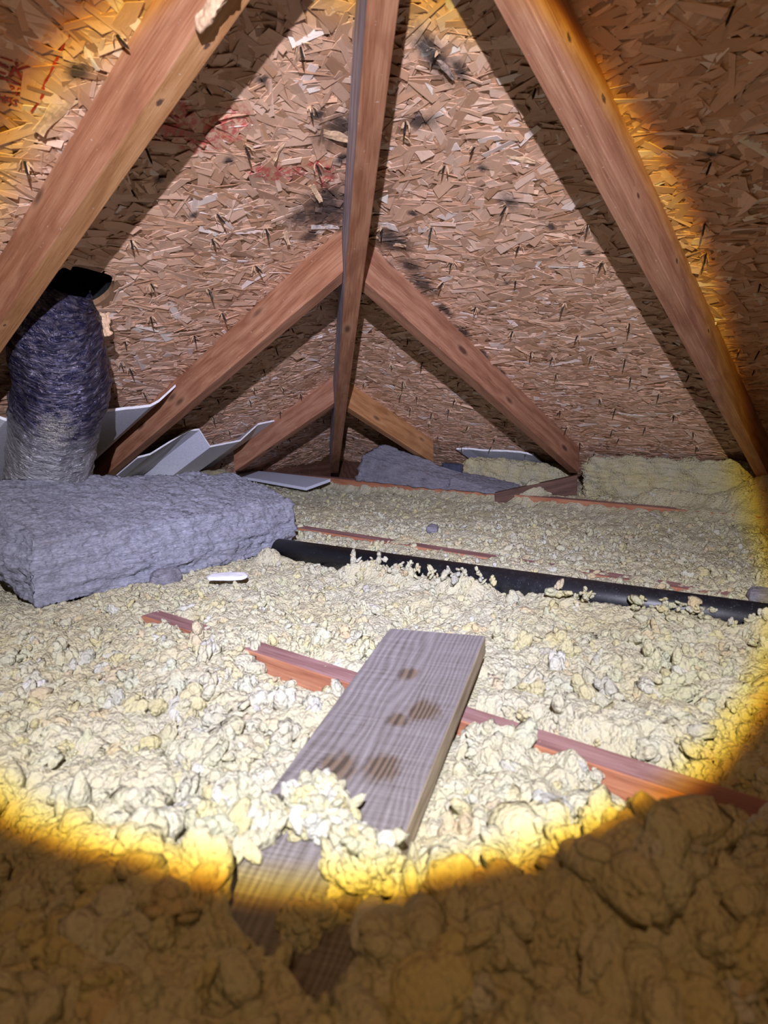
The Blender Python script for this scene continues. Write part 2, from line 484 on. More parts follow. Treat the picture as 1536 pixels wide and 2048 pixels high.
def roof(name, M, side, red, mold, seed):
    rs = np.random.RandomState(seed)
    sgn = -1 if side == 'L' else 1
    E = 3.5
    # slab in two courses of panel with a gap at the seam
    parts = []
    g_ = .0016
    parts.append(([(sgn * 0, 0), (sgn * E, 0), (sgn * E, VS - g_), (sgn * (VS - g_) * C_, VS - g_)], None))
    hole = [(HOLE[0] + HR_ * math.cos(a), HOLE[1] + HR_ * math.sin(a)) for a in np.linspace(0, 2 * PI, 33)[:-1]] if side == 'L' else None
    parts.append(([(sgn * (VS + g_) * C_, VS + g_), (sgn * E, VS + g_), (sgn * E, E / C_)], hole))
    bm = bmesh.new()
    for outer, hl in parts:
        loops = [outer] + ([hl] if hl else [])
        pts = [p for l in loops for p in l]
        tr = geometry.tessellate_polygon([[Vector((*p, 0)) for p in l] for l in loops])
        lo_ = [bm.verts.new((p[0], p[1], 0)) for p in pts]
        hi_ = [bm.verts.new((p[0], p[1], -.012)) for p in pts]
        for t in tr:
            bm.faces.new([lo_[i] for i in t]); bm.faces.new([hi_[i] for i in t][::-1])
        k = 0
        for l in loops:
            for i in range(len(l)):
                j = (i + 1) % len(l)
                bm.faces.new((lo_[k + i], lo_[k + j], hi_[k + j], hi_[k + i]))
            k += len(l)
    bmesh.ops.recalc_face_normals(bm, faces=bm.faces)
    V0 = np.array([v.co[:] for v in bm.verts]); bm.verts.index_update()
    tri0 = []; quad0 = []
    for f in bm.faces:
        (tri0 if len(f.verts) == 3 else quad0).append([v.index for v in f.verts])
    bm.free()
    # strands
    N = 30000
    a = rs.uniform(.15, 3.05, N); v = rs.uniform(.02, 2.5, N)
    keep = (v * C_ < a + .03) & (v * C_ < 2.4)
    a = a[keep]; v = v[keep]; N = len(a)
    ln = rs.uniform(.028, .105, N); wd = rs.uniform(.005, .026, N) * (.6 + .5 * rs.rand(N))
    big = rs.rand(N) < .12; wd[big] *= 1.5
    th = rs.normal(.12 * sgn, .45, N); oth = rs.rand(N) < .22; th[oth] = rs.uniform(-PI, PI, oth.sum())
    # curved strand: 3 stations along, 2 across, with ragged ends
    tl = np.array([-.5, 0, .5]); P = np.zeros((N, 3, 2, 3))
    skew = rs.uniform(-.35, .35, (N, 2)); wob = rs.uniform(.72, 1.12, (N, 3))
    bend = rs.uniform(-.0010, .0010, N); tilt = rs.normal(0, .0017, (N, 2)); z0 = rs.uniform(.0004, .0042, N)
    lift = rs.rand(N) < .03
    for i in range(3):
        for j in range(2):
            s = tl[i] * ln + (skew[:, j] * wd if i != 1 else 0) * (1 if i == 2 else -1)
            q = (j - .5) * wd * wob[:, i]
            z = z0 + tilt[:, 0] * tl[i] * 2 + tilt[:, 1] * (j - .5) * 1.2 + (bend * 1.0 if i != 1 else 0)
            if i == 2: z = z + np.where(lift, rs.uniform(.002, .007, N), 0)
            P[:, i, j, 0] = a * sgn + s * np.cos(th) - q * np.sin(th)
            P[:, i, j, 1] = v + s * np.sin(th) + q * np.cos(th)
            P[:, i, j, 2] = np.maximum(z, .0002)
    up = v > VS
    P[..., 1] = np.where(up[:, None, None], np.maximum(P[..., 1], VS + .0015), np.minimum(P[..., 1], VS - .0015))
    if side == 'L':
        d = np.hypot(P[..., 0] - HOLE[0], P[..., 1] - HOLE[1]).min(axis=(1, 2))
        ok = d > HR_ - .004
        P = P[ok]; N = len(P)
    top = P.reshape(N, 6, 3); bot = top.copy(); bot[:, :, 2] -= .0011
    VV = np.concatenate([top, bot], 1)       # 12 verts
    q = np.array([[0, 2, 3, 1], [2, 4, 5, 3], [0, 6, 8, 2], [2, 8, 10, 4], [1, 3, 9, 7], [3, 5, 11, 9], [0, 1, 7, 6], [4, 10, 11, 5]])
    n0 = len(V0)
    FF = (q[None] + (np.arange(N) * 12)[:, None, None] + n0).reshape(-1, 4)
    uvt = np.array([[0, 0], [0, 1], [.5, 0], [.5, 1], [1, 0], [1, 1]] * 2, float)
    uvf = (uvt[q][None] + rs.uniform(0, 90, (N, 1, 1, 2))).reshape(-1, 2)
    pal = np.array([(.56, .355, .225), (.60, .385, .25), (.63, .42, .28), (.70, .50, .36), (.47, .27, .15), (.54, .32, .19), (.80, .67, .57), (.36, .21, .13)])
    pal = pal * np.array([1.24, 1.21, 1.26])
    c = pal[rs.choice(8, N, p=[.22, .2, .18, .10, .10, .12, .05, .03])] * rs.uniform(.85, 1.15, (N, 1))
    cc = np.concatenate([np.tile((.30, .17, .09), (n0, 1)), np.repeat(c, 12, 0)])
    cc = np.clip(np.concatenate([cc, np.ones((len(cc), 1))], 1), 0, 1)
    mat = mat_osb('strand board ' + side, seed, red, mold)
    V = np.concatenate([V0, VV.reshape(-1, 3)])
    F = [np.array(tri0), np.array(quad0), FF]
    uv = np.concatenate([np.zeros((np.array(tri0).size + np.array(quad0).size, 2)), uvf])
    # stored colours are linear
    o = np_mesh(name, V, F, mat, False, M, None, None, uv)
    at = o.data.color_attributes.new('Col', 'FLOAT_COLOR', 'POINT')
    at.data.foreach_set('color', cc.astype(np.float32).ravel())
    tag(o, kind='structure')
    return o

def LU(x, y, r, sx_=1, sy_=1): return (-x, y / C_, r, sx_, sy_)
def RU(x, y, r, sx_=1, sy_=1): return (y, x / C_, r, sx_, sy_)
redL = [LU(2.0, 1.69, .05), LU(2.03, 1.65, .045, 1.3, .7), LU(2.09, 1.67, .05), LU(2.15, 1.66, .04), LU(1.765, 1.669, .03, 1.5, .6),
        LU(1.815, 1.64, .035, 1.4, .6), LU(1.86, 1.625, .03, 1.5, .6), LU(1.72, 1.64, .03), LU(1.70, 1.69, .025)]
moldL = [LU(1.655, 1.575, .085, 1.2, 1), LU(1.69, 1.60, .06), LU(1.70, 1.545, .035), LU(1.80, 1.745, .055), LU(1.76, 1.75, .04), LU(1.86, 1.76, .02), LU(2.0, 1.78, .012), LU(1.74, 1.70, .018),
         LU(1.63, 1.50, .03), LU(2.04, 1.56, .012), LU(1.93, 1.50, .012), LU(1.95, 1.63, .014), LU(2.02, 1.13, .04, 1.4, .7), LU(2.25, 1.70, .02)]
redR = [RU(.72, 2.09, .035, 1.5, .5), RU(.78, 2.3, .05, 1.6, .5), RU(.66, 2.35, .05, 1.6, .5)]
moldR = [RU(1.833, 1.977, .040, .7, 1.7), RU(1.80, 2.0, .022, .7, 1.6), RU(1.487, 1.615, .065), RU(1.40, 1.60, .045), RU(1.324, 1.585, .045, .8, 1.5), RU(1.22, 1.575, .03, .7, 1.7),
         RU(1.12, 1.565, .028, .7, 1.8), RU(1.0, 1.56, .022, .6, 1.8), RU(.90, 1.56, .018, .6, 1.8), RU(1.532, 1.936, .028), RU(1.74, 1.881, .03, 1.5, .8), RU(1.62, 1.93, .014),
         RU(1.45, 1.98, .014), RU(1.36, 2.02, .012), RU(1.55, 1.72, .014), RU(1.30, 1.80, .012), RU(1.83, 2.16, .02), RU(1.75, 2.12, .018), RU(1.55, 2.3, .015)]
roof('ceiling_left', ML, 'L', redL, moldL, 11)
roof('ceiling_right', MR, 'R', redR, moldR, 23)

# attic floor under the insulation, and the eave walls that close it
def slab(name, x0, x1, y0, y1, z0, z1, mat):
    bm = bmesh.new()
    bmesh.ops.create_cube(bm, size=1)
    for v in bm.verts:
        v.co = ((x0 + x1) / 2 + v.co.x * (x1 - x0), (y0 + y1) / 2 + v.co.y * (y1 - y0), (z0 + z1) / 2 + v.co.z * (z1 - z0))
    o = bm_obj(name, bm, mat); tag(o, kind='structure'); return o
slab('floor', -.02, 3.5, -.02, 3.5, -.165, -.145, M_DRYWALL)
slab('wall_left', .0, 3.5, -.05, 0.0, -.16, .0, M_DARKWOOD)
slab('wall_right', -.05, .0, .0, 3.5, -.16, .0, M_DARKWOOD)

# ------------------------------------------------------------------ timbers
def board8(name, P, org, xax, yax, mats, parent=None, bev=.0014, facemat=None):
    """P: 8 world corners, 4 at one end then 4 at the other, going round the section"""
    x = Vector(xax).normalized(); z = x.cross(Vector(yax)).normalized(); y = z.cross(x)
    M = frame(org, x, y, z); Mi = M.inverted()
    bm = bmesh.new()
    vs = [bm.verts.new(Mi @ Vector(p)) for p in P]
    fs = [bm.faces.new(vs[0:4][::-1]), bm.faces.new(vs[4:8])]
    for i in range(4):
        j = (i + 1) % 4
        f = bm.faces.new((vs[i], vs[j], vs[4 + j], vs[4 + i]))
        if facemat: f.material_index = facemat[i]
    bmesh.ops.recalc_face_normals(bm, faces=bm.faces)
    bmesh.ops.bevel(bm, geom=bm.edges[:], offset=bev, segments=2, affect='EDGES', profile=.5)
    return bm_obj(name, bm, mats, parent, M=M)

W2 = .019; DV = .089 / C_; HC = .0285
def jack(side, a, low, lab, mats, fm=None):
    """a = position along the wall; corners go round: top-outer, top-inner, bottom-inner, bottom-outer"""
    P = []
    for end in (0, 1):
        for (s, dz) in ((-1, .0035), (1, .0035), (1, DV), (-1, DV)):
            ae = a + s * W2
            d = low if end == 0 else ae - HC
            z = T * d - dz
            P.append((ae, d, z) if side == 'L' else (d, ae, z))
    org = (a, low, T * low) if side == 'L' else (low, a, T * low)
    xa = (0, C_, S_) if side == 'L' else (C_, 0, S_)
    ya = (1, 0, 0) if side == 'L' else (0, 1, 0)
    o = board8('jack_rafter', P, org, xa, ya, mats, facemat=fm)
    return tag(o, lab, 'rafter', 'jack rafters under the roof sheathing')
jack('L', .9173, .34, 'short reddish jack rafter left of the hip rafter, deepest in the corner', [M_FIRR, M_FIR], [0, 0, 0, 0])
jack('L', 1.5387 if False else 1.5587, .36, 'middle left jack rafter, reddish brown, its foot between two white foam baffles', [M_FIR, M_FIRR], [0, 0, 1, 0])
L3 = jack('L', 2.192, .40, 'large orange-brown jack rafter crossing the upper left above the duct', [M_FIR, M_L3U], [0, 0, 1, 0])
jack('R', .8954, .345, 'short orange jack rafter right of the hip rafter, above torn grey wool', [M_FIR2, M_FIR], [0, 0, 0, 0])
jack('R', 1.5387, .338, 'middle right jack rafter, reddish, running down between the two yellow batts', [M_FIRR, M_FIR], [0, 0, 0, 0])
jack('R', 2.177, .40, 'large orange-brown jack rafter with knots on the far right', [M_R3S, M_R3U], [0, 0, 0, 0])

bk = warped_box('bark_flake', [Vector(q) for q in ((2.209, 1.905, .815), (2.216, 1.907, .812), (2.218, 1.985, .842), (2.209, 1.985, .846),
                (2.209, 1.900, .833), (2.217, 1.903, .836), (2.220, 1.99, .866), (2.209, 1.99, .866))], (6, 26, 10), .004, 60, M_SPLINT, None, rnd=.45, seed=61, fine=.5)
mwb = bk.matrix_world.copy(); bk.parent = L3; bk.matrix_world = mwb
bk['label'] = 'pale torn bark flake'

# hip rafter: follows the line x = y
r2 = math.sqrt(.5)
P = []
for s0 in (.27, 2.35):
    for (s, dz) in ((-1, .012), (1, .012), (1, .1524), (-1, .1524)):
        P.append((s0 + s * W2 * r2, s0 - s * W2 * r2, T * s0 - dz))
hip = board8('hip_rafter', P, (.27, .27, T * .27), (1, 1, T), (1, -1, 0), [M_FIR, M_GREYWOOD], facemat=[0, 1, 0, 0])
tag(hip, 'central hip rafter with orange underside and grey left side', 'rafter')

def joist(x0, x1, y0, y1, zt, h, lab, skew=0):
    P = []
    for y in (y0, y1):
        dx = skew * (y - y0)
        P += [(x0 + dx, y, zt), (x1 + dx, y, zt), (x1 + dx, y, zt - h), (x0 + dx, y, zt - h)]
    o = board8('ceiling_joist', P, (x0, y0, zt), (0, 1, 0), (1, 0, 0), [M_JOIST, M_JOISTTOP], facemat=[1, 0, 0, 0])
    return tag(o, lab, 'joist', 'ceiling joists across the attic floor')
joist(.492, .530, -.0, 3.0, 0, .138, 'farthest ceiling joist, reddish, crossing below the foot of the hip')
joist(1.345, 1.383, .9, 3.0, .001, .138, 'mostly buried ceiling joist showing as a thin line behind the black pipe')
joist(2.069, 2.107, 1.5, 3.2, .003, .138, 'nearest ceiling joist, pinkish top and orange side, passing under the plank')

# plate offcut standing by the foot of the right middle rafter
P = []
for (x, y, z) in ((.538, 1.335, .003), (.42, 1.592, .072)):
    pass
P = [(.540, 1.325, .006), (.565, 1.338, .006), (.565, 1.338, -.09), (.540, 1.325, -.09),
     (.395, 1.575, .070), (.420, 1.588, .070), (.420, 1.588, -.05), (.395, 1.575, -.05)]
o = board8('blocking_board', P, P[0], Vector(P[4]) - Vector(P[0]), (1, .5, 0), [M_DARKWOOD])
tag(o, 'dark brown block at the foot of the middle right rafter', 'board')

# ------------------------------------------------------------------ plank
yaw, pit = .3832, -.0598
pd = Vector((math.cos(yaw) * math.cos(pit), math.sin(yaw) * math.cos(pit), math.sin(pit)))
ps = Vector((-math.sin(yaw), math.cos(yaw), 0))
pn = pd.cross(ps)
if pn.z < 0: pn = -pn
pc = Vector((2.0259, 2.0208, .0628))
PLM = frame(pc + ps * .07, pd, ps, pn)
bm = bmesh.new()
for (x, y) in ((0, -.07), (0, .07), (.95, .07), (.95, -.07)):
    bm.verts.new((x, y, 0)); bm.verts.new((x, y, -.027))
bm.verts.ensure_lookup_table()
v = bm.verts
bm.faces.new((v[0], v[2], v[4], v[6])); bm.faces.new((v[1], v[7], v[5], v[3]))
for a, b in ((0, 2), (2, 4), (4, 6), (6, 0)): bm.faces.new((v[a], v[a + 1], v[b + 1], v[b]))
bmesh.ops.bevel(bm, geom=bm.edges[:], offset=.0022, segments=3, affect='EDGES', profile=.5)
plank = bm_obj('plank', bm, M_PLANK, M=PLM)
tag(plank, 'grey weathered plank with brown stains lying on the yellow insulation', 'plank')

# ------------------------------------------------------------------ pipe
def tube(path, rad, seg=40, caps=True):
    """returns verts, quads; rad may be a function (i, angle)"""
    n = len(path); V = []; prev = None
    for i, p in enumerate(path):
        d = (path[min(i + 1, n - 1)] - path[max(i - 1, 0)]).normalized()
        u = prev - d * prev.dot(d) if prev else d.cross(Vector((0, 0, 1)) if abs(d.z) < .9 else Vector((1, 0, 0)))
        u.normalize(); prev = u; w_ = d.cross(u)
        for k in range(seg):
            a = 2 * PI * k / seg
            r = rad(i, k) if callable(rad) else rad
            V.append(p + (u * math.cos(a) + w_ * math.sin(a)) * r)
    F = [[i * seg + k, i * seg + (k + 1) % seg, (i + 1) * seg + (k + 1) % seg, (i + 1) * seg + k] for i in range(n - 1) for k in range(seg)]
    return V, F
pa, pb = Vector((1.618, 1.43, .008)), Vector((1.530, 2.395, .010))
dd = (pb - pa)
p0 = pa - dd * .085; p1 = pb + dd * .45
bm = bmesh.new()
V, F = tube([p0, p1], .0300, 48)
V2, F2 = tube([p0, p1], .0262, 48)
vs = [bm.verts.new(q) for q in V]; vi = [bm.verts.new(q) for q in V2]
for f in F: bm.faces.new([vs[i] for i in f])
for f in F2: bm.faces.new([vi[i] for i in f][::-1])
for e in (0, 48):
    for k in range(48): bm.faces.new((vs[e + k], vs[e + (k + 1) % 48], vi[e + (k + 1) % 48], vi[e + k]))
pipe = bm_obj('drain_pipe', bm, M_PIPE, smooth=True)
tag(pipe, 'black plastic pipe half buried in the yellow insulation', 'pipe')

# ------------------------------------------------------------------ wool bodies
def V3(*l): return [Vector(q) for q in l]
# big batt (bottom ring then top ring: front-right, front-left, back-left, back-right)
batt = warped_box('mineral_wool_batt', V3((1.475, 1.295, -.02), (2.235, 1.290, -.012), (2.20, .95, .05), (1.47, .98, .0),
                  (1.47, 1.285, .112), (2.225, 1.285, .128), (2.16, .95, .236), (1.405, .955, .165)),
                  (150, 66, 32), .013, 15, M_GWOOL, rnd=.26, layer=75, seed=3, fine=.45)
tag(batt, 'large grey mineral wool batt lying on the insulation in front of the duct', 'insulation batt')

def blob_verts(level, seed, amp=.30):
    bm = bmesh.new(); bmesh.ops.create_icosphere(bm, subdivisions=level, radius=1)
    V = []
    off = Vector((seed * 5.3, seed * 2.1, seed * 7.7))
    for v_ in bm.verts:
        p = v_.co
        d1 = noise.voronoi(p * 1.25 + off)[0]; d2 = noise.voronoi(p * 2.9 + off)[0]
        r = 1 + amp * (.75 - d1[0] * 1.25) + amp * .6 * (.5 - d2[0] * 1.3) + .12 * noise.noise(p * 4 + off) + .09 * noise.noise(p * 9 + off) + .06 * noise.noise(p * 19 + off)
        V.append(p * r)
    F = [[q.index for q in f.verts] for f in bm.faces]
    bm.free()
    return np.array([q[:] for q in V]), np.array(F)
def cluster(k, lev, seed, amp):
    """a knot of small lumps grown together"""
    rs = np.random.RandomState(seed); VV = []; FF = []; off = 0
    for i in range(k):
        v_, f_ = blob_verts(lev, seed * 31 + i, amp)
        p = rs.normal(0, 1, 3); p /= np.linalg.norm(p)
        r = rs.uniform(.30, .62) if i else .68
        p = p * rs.uniform(.45, .85) if i else p * 0
        st_ = rs.uniform(.75, 1.3, 3)
        VV.append(v_ * r * st_ + p); FF.append(f_ + off); off += len(v_)
    return np.concatenate(VV), np.concatenate(FF)
LV = {2: [cluster(2, 1, s, .34) for s in range(10)], 3: [cluster(4, 1, s + 20, .36) for s in range(12)],
      4: [cluster(8, 1, s + 60, .36) for s in range(12)], 5: [cluster(11, 2, s + 90, .42) for s in range(10)]}

def rotm(rs, n, zonly=False):
    a = rs.uniform(0, 2 * PI, n); b = rs.normal(0, .75, n) if not zonly else rs.normal(0, .2, n); c = rs.normal(0, .75, n) if not zonly else rs.normal(0, .2, n)
    ca, sa, cb, sb, cc, sc = np.cos(a), np.sin(a), np.cos(b), np.sin(b), np.cos(c), np.sin(c)
    Z = np.zeros(n); O = np.ones(n)
    Rz = np.stack([ca, -sa, Z, sa, ca, Z, Z, Z, O], 1).reshape(n, 3, 3)
    Ry = np.stack([cb, Z, sb, Z, O, Z, -sb, Z, cb], 1).reshape(n, 3, 3)
    Rx = np.stack([O, Z, Z, Z, cc, -sc, Z, sc, cc], 1).reshape(n, 3, 3)
    return Rz @ Ry @ Rx
PAL = np.array([(.66, .64, .46), (.67, .63, .40), (.70, .62, .30), (.74, .74, .67), (.70, .54, .31), (.56, .56, .50), (.63, .64, .43)])
PAL = PAL * np.array([.79, .83, .90])
def blob_batch(rs, pos, rad, level, flat=.72, pal_p=(.27, .28, .18, .04, .07, .05, .11), zonly=False):
    """many lumps merged: returns verts, tri faces, colours"""
    VV = []; FF = []; CC = []; off = 0
    n = len(pos)
    var = rs.randint(0, len(LV[level]), n)
    sc = np.stack([rad * rs.uniform(.9, 1.75, n), rad * rs.uniform(.65, 1.1, n), rad * rs.uniform(flat - .25, flat + .15, n)], 1)
    R = rotm(rs, n, zonly)
    tone = vn(pos[:, 0] * 5, pos[:, 1] * 5, 9)
    pi = rs.choice(len(PAL), n, p=pal_p)
    col = PAL[pi] * rs.uniform(.93, 1.05, (n, 1))
    col[:, 2] *= 1.12 - .30 * tone
    for k in range(len(LV[level])):
        ix = np.where(var == k)[0]
        if not len(ix): continue
        bv, bf = LV[level][k]
        v_ = np.einsum('nij,vj,nj->nvi', R[ix], bv, np.ones((len(ix), 3))) if False else np.einsum('nij,nvj->nvi', R[ix], bv[None] * sc[ix][:, None, :])
        v_ = v_ + pos[ix][:, None, :]
        VV.append(v_.reshape(-1, 3))
        FF.append((bf[None] + (np.arange(len(ix)) * len(bv))[:, None, None] + off).reshape(-1, 3))
        CC.append(np.repeat(col[ix], len(bv), 0))
        off += len(ix) * len(bv)
    return np.concatenate(VV), np.concatenate(FF), np.clip(np.concatenate(CC), 0, .95)

# ------------------------------------------------------------------ loose fill
FW = np.array([CF.x, CF.y]); FW /= np.linalg.norm(FW); RT = np.array([FW[1], -FW[0]])
def plan(x, y):
    dx = x - CP.x; dy = y - CP.y
    return dx * FW[0] + dy * FW[1], dx * RT[0] + dy * RT[1]
def gs(x, y, cx, cy, sx_, sy_, a): return a * np.exp(-((x - cx) / sx_) ** 2 - ((y - cy) / sy_) ** 2)
def box(x, y, x0, x1, y0, y1, s):
    f = lambda t: 1 / (1 + np.exp(-np.clip(t / s, -40, 40)))
    return f(x - x0) * f(x1 - x) * f(y - y0) * f(y1 - y)
def plank_xy(x, y):
    dx = x - (pc.x + ps.x * .07); dy = y - (pc.y + ps.y * .07)
    return dx * math.cos(yaw) + dy * math.sin(yaw), -dx * math.sin(yaw) + dy * math.cos(yaw)
def cover(u, w_):
    f = lambda t: 1 / (1 + np.exp(-np.clip(t, -40, 40)))
    return f((u - .510) / .006) * f(((u - .53) * 1.35 - .048 - w_) / .006)
def H(x, y):
    """general level of the insulation"""
    h = .004 + .030 * (vn(x * 4.2, y * 4.2, 1) - .5) + .016 * (vn(x * 11, y * 11, 2) - .5)
    h = h - .008 - .034 * box(x, y, .5, .95, -.2, 3.2, .10) - .008 * box(x, y, .8, 1.34, .5, 3.2, .03)
    h = h + (-.055 - h) * box(x, y, .535, .62, .18, .78, .02)
    h = h + (-.055 - h) * box(x, y, .535, .95, .55, .86, .03)
    h = h + (-.036 - h) * box(x, y, .535, .75, .86, 1.35, .03) * .9
    h = h + (-.022 - h) * box(x, y, .535, .60, 1.3, 3.0, .012) * 0
    h = h + (-.012 - h) * box(x, y, .44, .535, -.1, 3.0, .006)
    # joist tops peeping out
    h = h + (-.016 - h) * box(x, y, 1.335, 1.395, 1.16, 1.50, .006)
    h = h + (-.012 - h) * box(x, y, 1.335, 1.392, 1.56, 1.80, .006)
    h = h + (-.018 - h) * box(x, y, 2.066, 2.112, 1.80, 2.05, .005)
    h = h + (-.018 - h) * box(x, y, 2.060, 2.112, 2.10, 2.56, .005)
    h = h + (-.045 - h) * box(x, y, 2.107, 2.165, 1.82, 2.04, .010)
    h = h + (-.022 - h) * box(x, y, 2.107, 2.135, 2.12, 2.22, .008)
    h = h + (-.050 - h) * box(x, y, 2.107, 2.17, 2.30, 2.335, .010)
    h = h + (-.055 - h) * box(x, y, 2.107, 2.20, 2.37, 2.52, .014)
    h = h + gs(x, y, 2.19, 2.34, .04, .02, .0)
    h = h + (-.008 - h) * box(x, y, 1.383, 1.47, 1.14, 1.82, .012)
    # alongside the pipe
    px = 1.618 - .0912 * (y - 1.43)
    hp = np.clip((vn(y * 11 + 3, y * 0 + .5, 61) - .35) * 2.4, 0, 1)
    h = h + (-.006 + .036 * hp - h) * box(x - px, y, .030, .075, 1.34, 3.2, .006)
    h = h + (-.0 - h) * box(x - px, y, -.10, -.020, 1.36, 3.2, .006) * .7
    # heaps
    h = h + (-.115 - h) * box(x, y, -.2, .485, -.2, .98, .012)
    h = h + gs(x, y, .22, 2.2, .25, .30, .04) + gs(x, y, .41, 2.26, .07, .18, .13) + gs(x, y, .44, 1.9, .03, .10, .045) + gs(x, y, .10, 2.6, .3, .3, .08)
    h = h + gs(x, y, .47, 1.44, .04, .06, .055)
    h = h + gs(x, y, 2.36, 2.50, .11, .075, .070) + gs(x, y, 2.25, 2.66, .10, .10, .075)
    h = h + gs(x, y, 2.43, 2.72, .16, .10, .03)
    h = h + gs(x, y, 2.42, 2.42, .06, .05, .035) + gs(x, y, 2.52, 2.40, .08, .06, .03)
    h = h + gs(x, y, 2.50, 2.12, .10, .07, .022) + gs(x, y, 2.60, 2.25, .10, .10, .03)
    # the plank presses it flat
    u, w_ = plank_xy(x, y)
    top = .0628 - .0598 * u - .034
    cov = cover(u, w_)
    on = box(u, w_, -.01, .97, -.074, .074, .006) * (1 - cov)
    h = h + (np.minimum(h, top) - h) * on
    h = h + (np.maximum(h, top + .050) - h) * cov * box(u, w_, .4, 1.1, -.11, .11, .02)
    # the batt lies on it
    h = h + (np.minimum(h, -.025) - h) * box(x, y, 1.47, 2.2, .97, 1.27, .02)
    return h
def detail(x, y, near):
    wx = x + .016 * vn(x * 45, y * 45, 31) + .006 * vn(x * 140, y * 140, 33); wy = y + .016 * vn(x * 45, y * 45, 32) + .006 * vn(x * 140, y * 140, 34)
    d = .010 * domes(wx, wy, .045, 3) + .009 * domes(wx, wy, .019, 13) + .005 * domes(wx, wy, .0085, 23)
    d = d + near * .028 * domes(wx, wy, .095, 43)
    return d - .012

# ground sheet in camera-plan strips: finer where it is closer
def loose():
    rs = np.random.RandomState(99)
    VV = []; FF = []; CC = []; off = 0
    nd, nlat = 900, 700
    dist = .16 * (4.0 / .16) ** np.linspace(0, 1, nd)
    lat = np.linspace(-1, 1, nlat)
    D, Lt = np.meshgrid(dist, lat, indexing='ij')
    wd = .68 * D + .18
    X = CP.x + D * FW[0] + Lt * wd * RT[0]; Y = CP.y + D * FW[1] + Lt * wd * RT[1]
    near = np.clip((1.05 - D) / .35, 0, 1)
    flat = np.zeros_like(X)
    u, w_ = plank_xy(X, Y)
    flat = np.maximum(flat, ((u > -.01) & (u < .97) & (abs(w_) < .072) & (cover(u, w_) < .5)).astype(float))
    flat = np.maximum(flat, box(X, Y, 2.066, 2.112, 1.80, 2.05, .003))
    flat = np.maximum(flat, box(X, Y, 2.060, 2.112, 2.10, 2.56, .003))
    Zz = H(X, Y) + detail(X, Y, near) * (1 - flat)
    lim = T * np.minimum(X, Y) - .012
    Zz = np.minimum(Zz, lim)
    Zz = np.maximum(Zz, -.14); X = np.maximum(X, .002); Y = np.maximum(Y, .002)
    idx = np.arange(nd * nlat).reshape(nd, nlat)
    q = np.stack([idx[:-1, :-1], idx[1:, :-1], idx[1:, 1:], idx[:-1, 1:]], -1).reshape(-1, 4)
    ok = (np.minimum(X, Y)[:-1, :-1] > .003).ravel()
    q = q[ok]
    tri = np.concatenate([q[:, [0, 1, 2]], q[:, [0, 2, 3]]])
    VV.append(np.stack([X, Y, Zz], -1).reshape(-1, 3)); FF.append(tri)
    tone = vn(X * 9, Y * 9, 77); t2 = vn(X * 55, Y * 55, 78)
    c = np.stack([.56 - .05 * t2, .55 - .04 * tone - .03 * t2, .43 - .12 * tone - .05 * t2], -1).reshape(-1, 3)
    CC.append(c); off = nd * nlat
    # lumps
    for (d0, d1, dens, r0, r1, lev) in ((.18, .60, 2300, .010, .030, 5), (.60, 1.10, 4200, .006, .022, 4), (1.10, 2.1, 5200, .0055, .017, 3), (2.1, 3.9, 3600, .006, .016, 2)):
        A = .68 * (d1 ** 2 - d0 ** 2) + .36 * (d1 - d0)
        n = int(A * dens * 1.0)
        d = np.sqrt(rs.uniform(d0 ** 2, d1 ** 2, n)); l = rs.uniform(-1, 1, n) * (.68 * d + .18)
        x = CP.x + d * FW[0] + l * RT[0]; y = CP.y + d * FW[1] + l * RT[1]
        r = r0 * (r1 / r0) ** (rs.rand(n) ** 1.9)
        u, w_ = plank_xy(x, y)
        keep = (np.minimum(x, y) > .02)
        keep &= ~((u > -.012 - r * .3) & (u < .97) & (abs(w_) < .070 + r * .7) & (cover(u, w_) < .6))
        jn = vn(y * 34, y * 0, 71)
        keep &= ~((x > 2.060 + .020 * jn) & (x < 2.106 + r * .3) & (((y > 1.86) & (y < 2.05)) | ((y > 2.10) & (y < 2.53))))
        keep &= ~((x > 2.10) & (x < 2.15 + r * .2) & ((y > 1.90) & (y < 2.04)) & (rs.rand(n) < .8))
        keep &= ~((x > 2.10) & (x < 2.20 + r) & ((y > 2.40) & (y < 2.50)))
        keep &= ~((x > 2.10) & (x < 2.16 + r) & ((y > 2.31) & (y < 2.34)))
        keep &= ~((x > 2.10) & (x < 2.125 + r) & ((y > 2.13) & (y < 2.21)))
        keep &= ~((x > .475) & (x < .550 + r * .4))
        keep &= ~((x < .50) & (y < 1.02))
        keep &= ~((x > 1.340) & (x < 1.40) & (((y > 1.18) & (y < 1.48)) | ((y > 1.60) & (y < 1.78))))
        px = 1.618 - .0912 * (y - 1.43); e = x - px
        hump = (vn(y * 11 + 3, y * 0 + .5, 61) > .5)
        keep &= ~((e > -.030) & (e < .024 + r * .6) & (y > 1.36) )
        keep &= ~((e > 0) & (e < .050) & (y > 1.5) & ~hump)
        keep &= ~((x > 1.455) & (x < 2.23) & (y > .93) & (y < 1.285))
        x = x[keep]; y = y[keep]; r = r[keep]; d = d[keep]; e = e[keep]; n = len(x)
        near = np.clip((1.05 - d) / .35, 0, 1)
        z = H(x, y) + (.018 * domes(x, y, .095, 43) + .004) * near + r * rs.uniform(-.05, .55, n) - .004
        hump = hump[keep]
        z = np.where((e > .018) & (e < .075) & (y > 1.42) & hump, np.maximum(z, .008 + rs.uniform(-.008, .026, n)), z)
        z = np.minimum(z, T * np.minimum(x, y) - .012 - r)
        v_, f_, c_ = blob_batch(rs, np.stack([x, y, z], 1), r, lev)
        VV.append(v_); FF.append(f_ + off); CC.append(c_); off += len(v_)
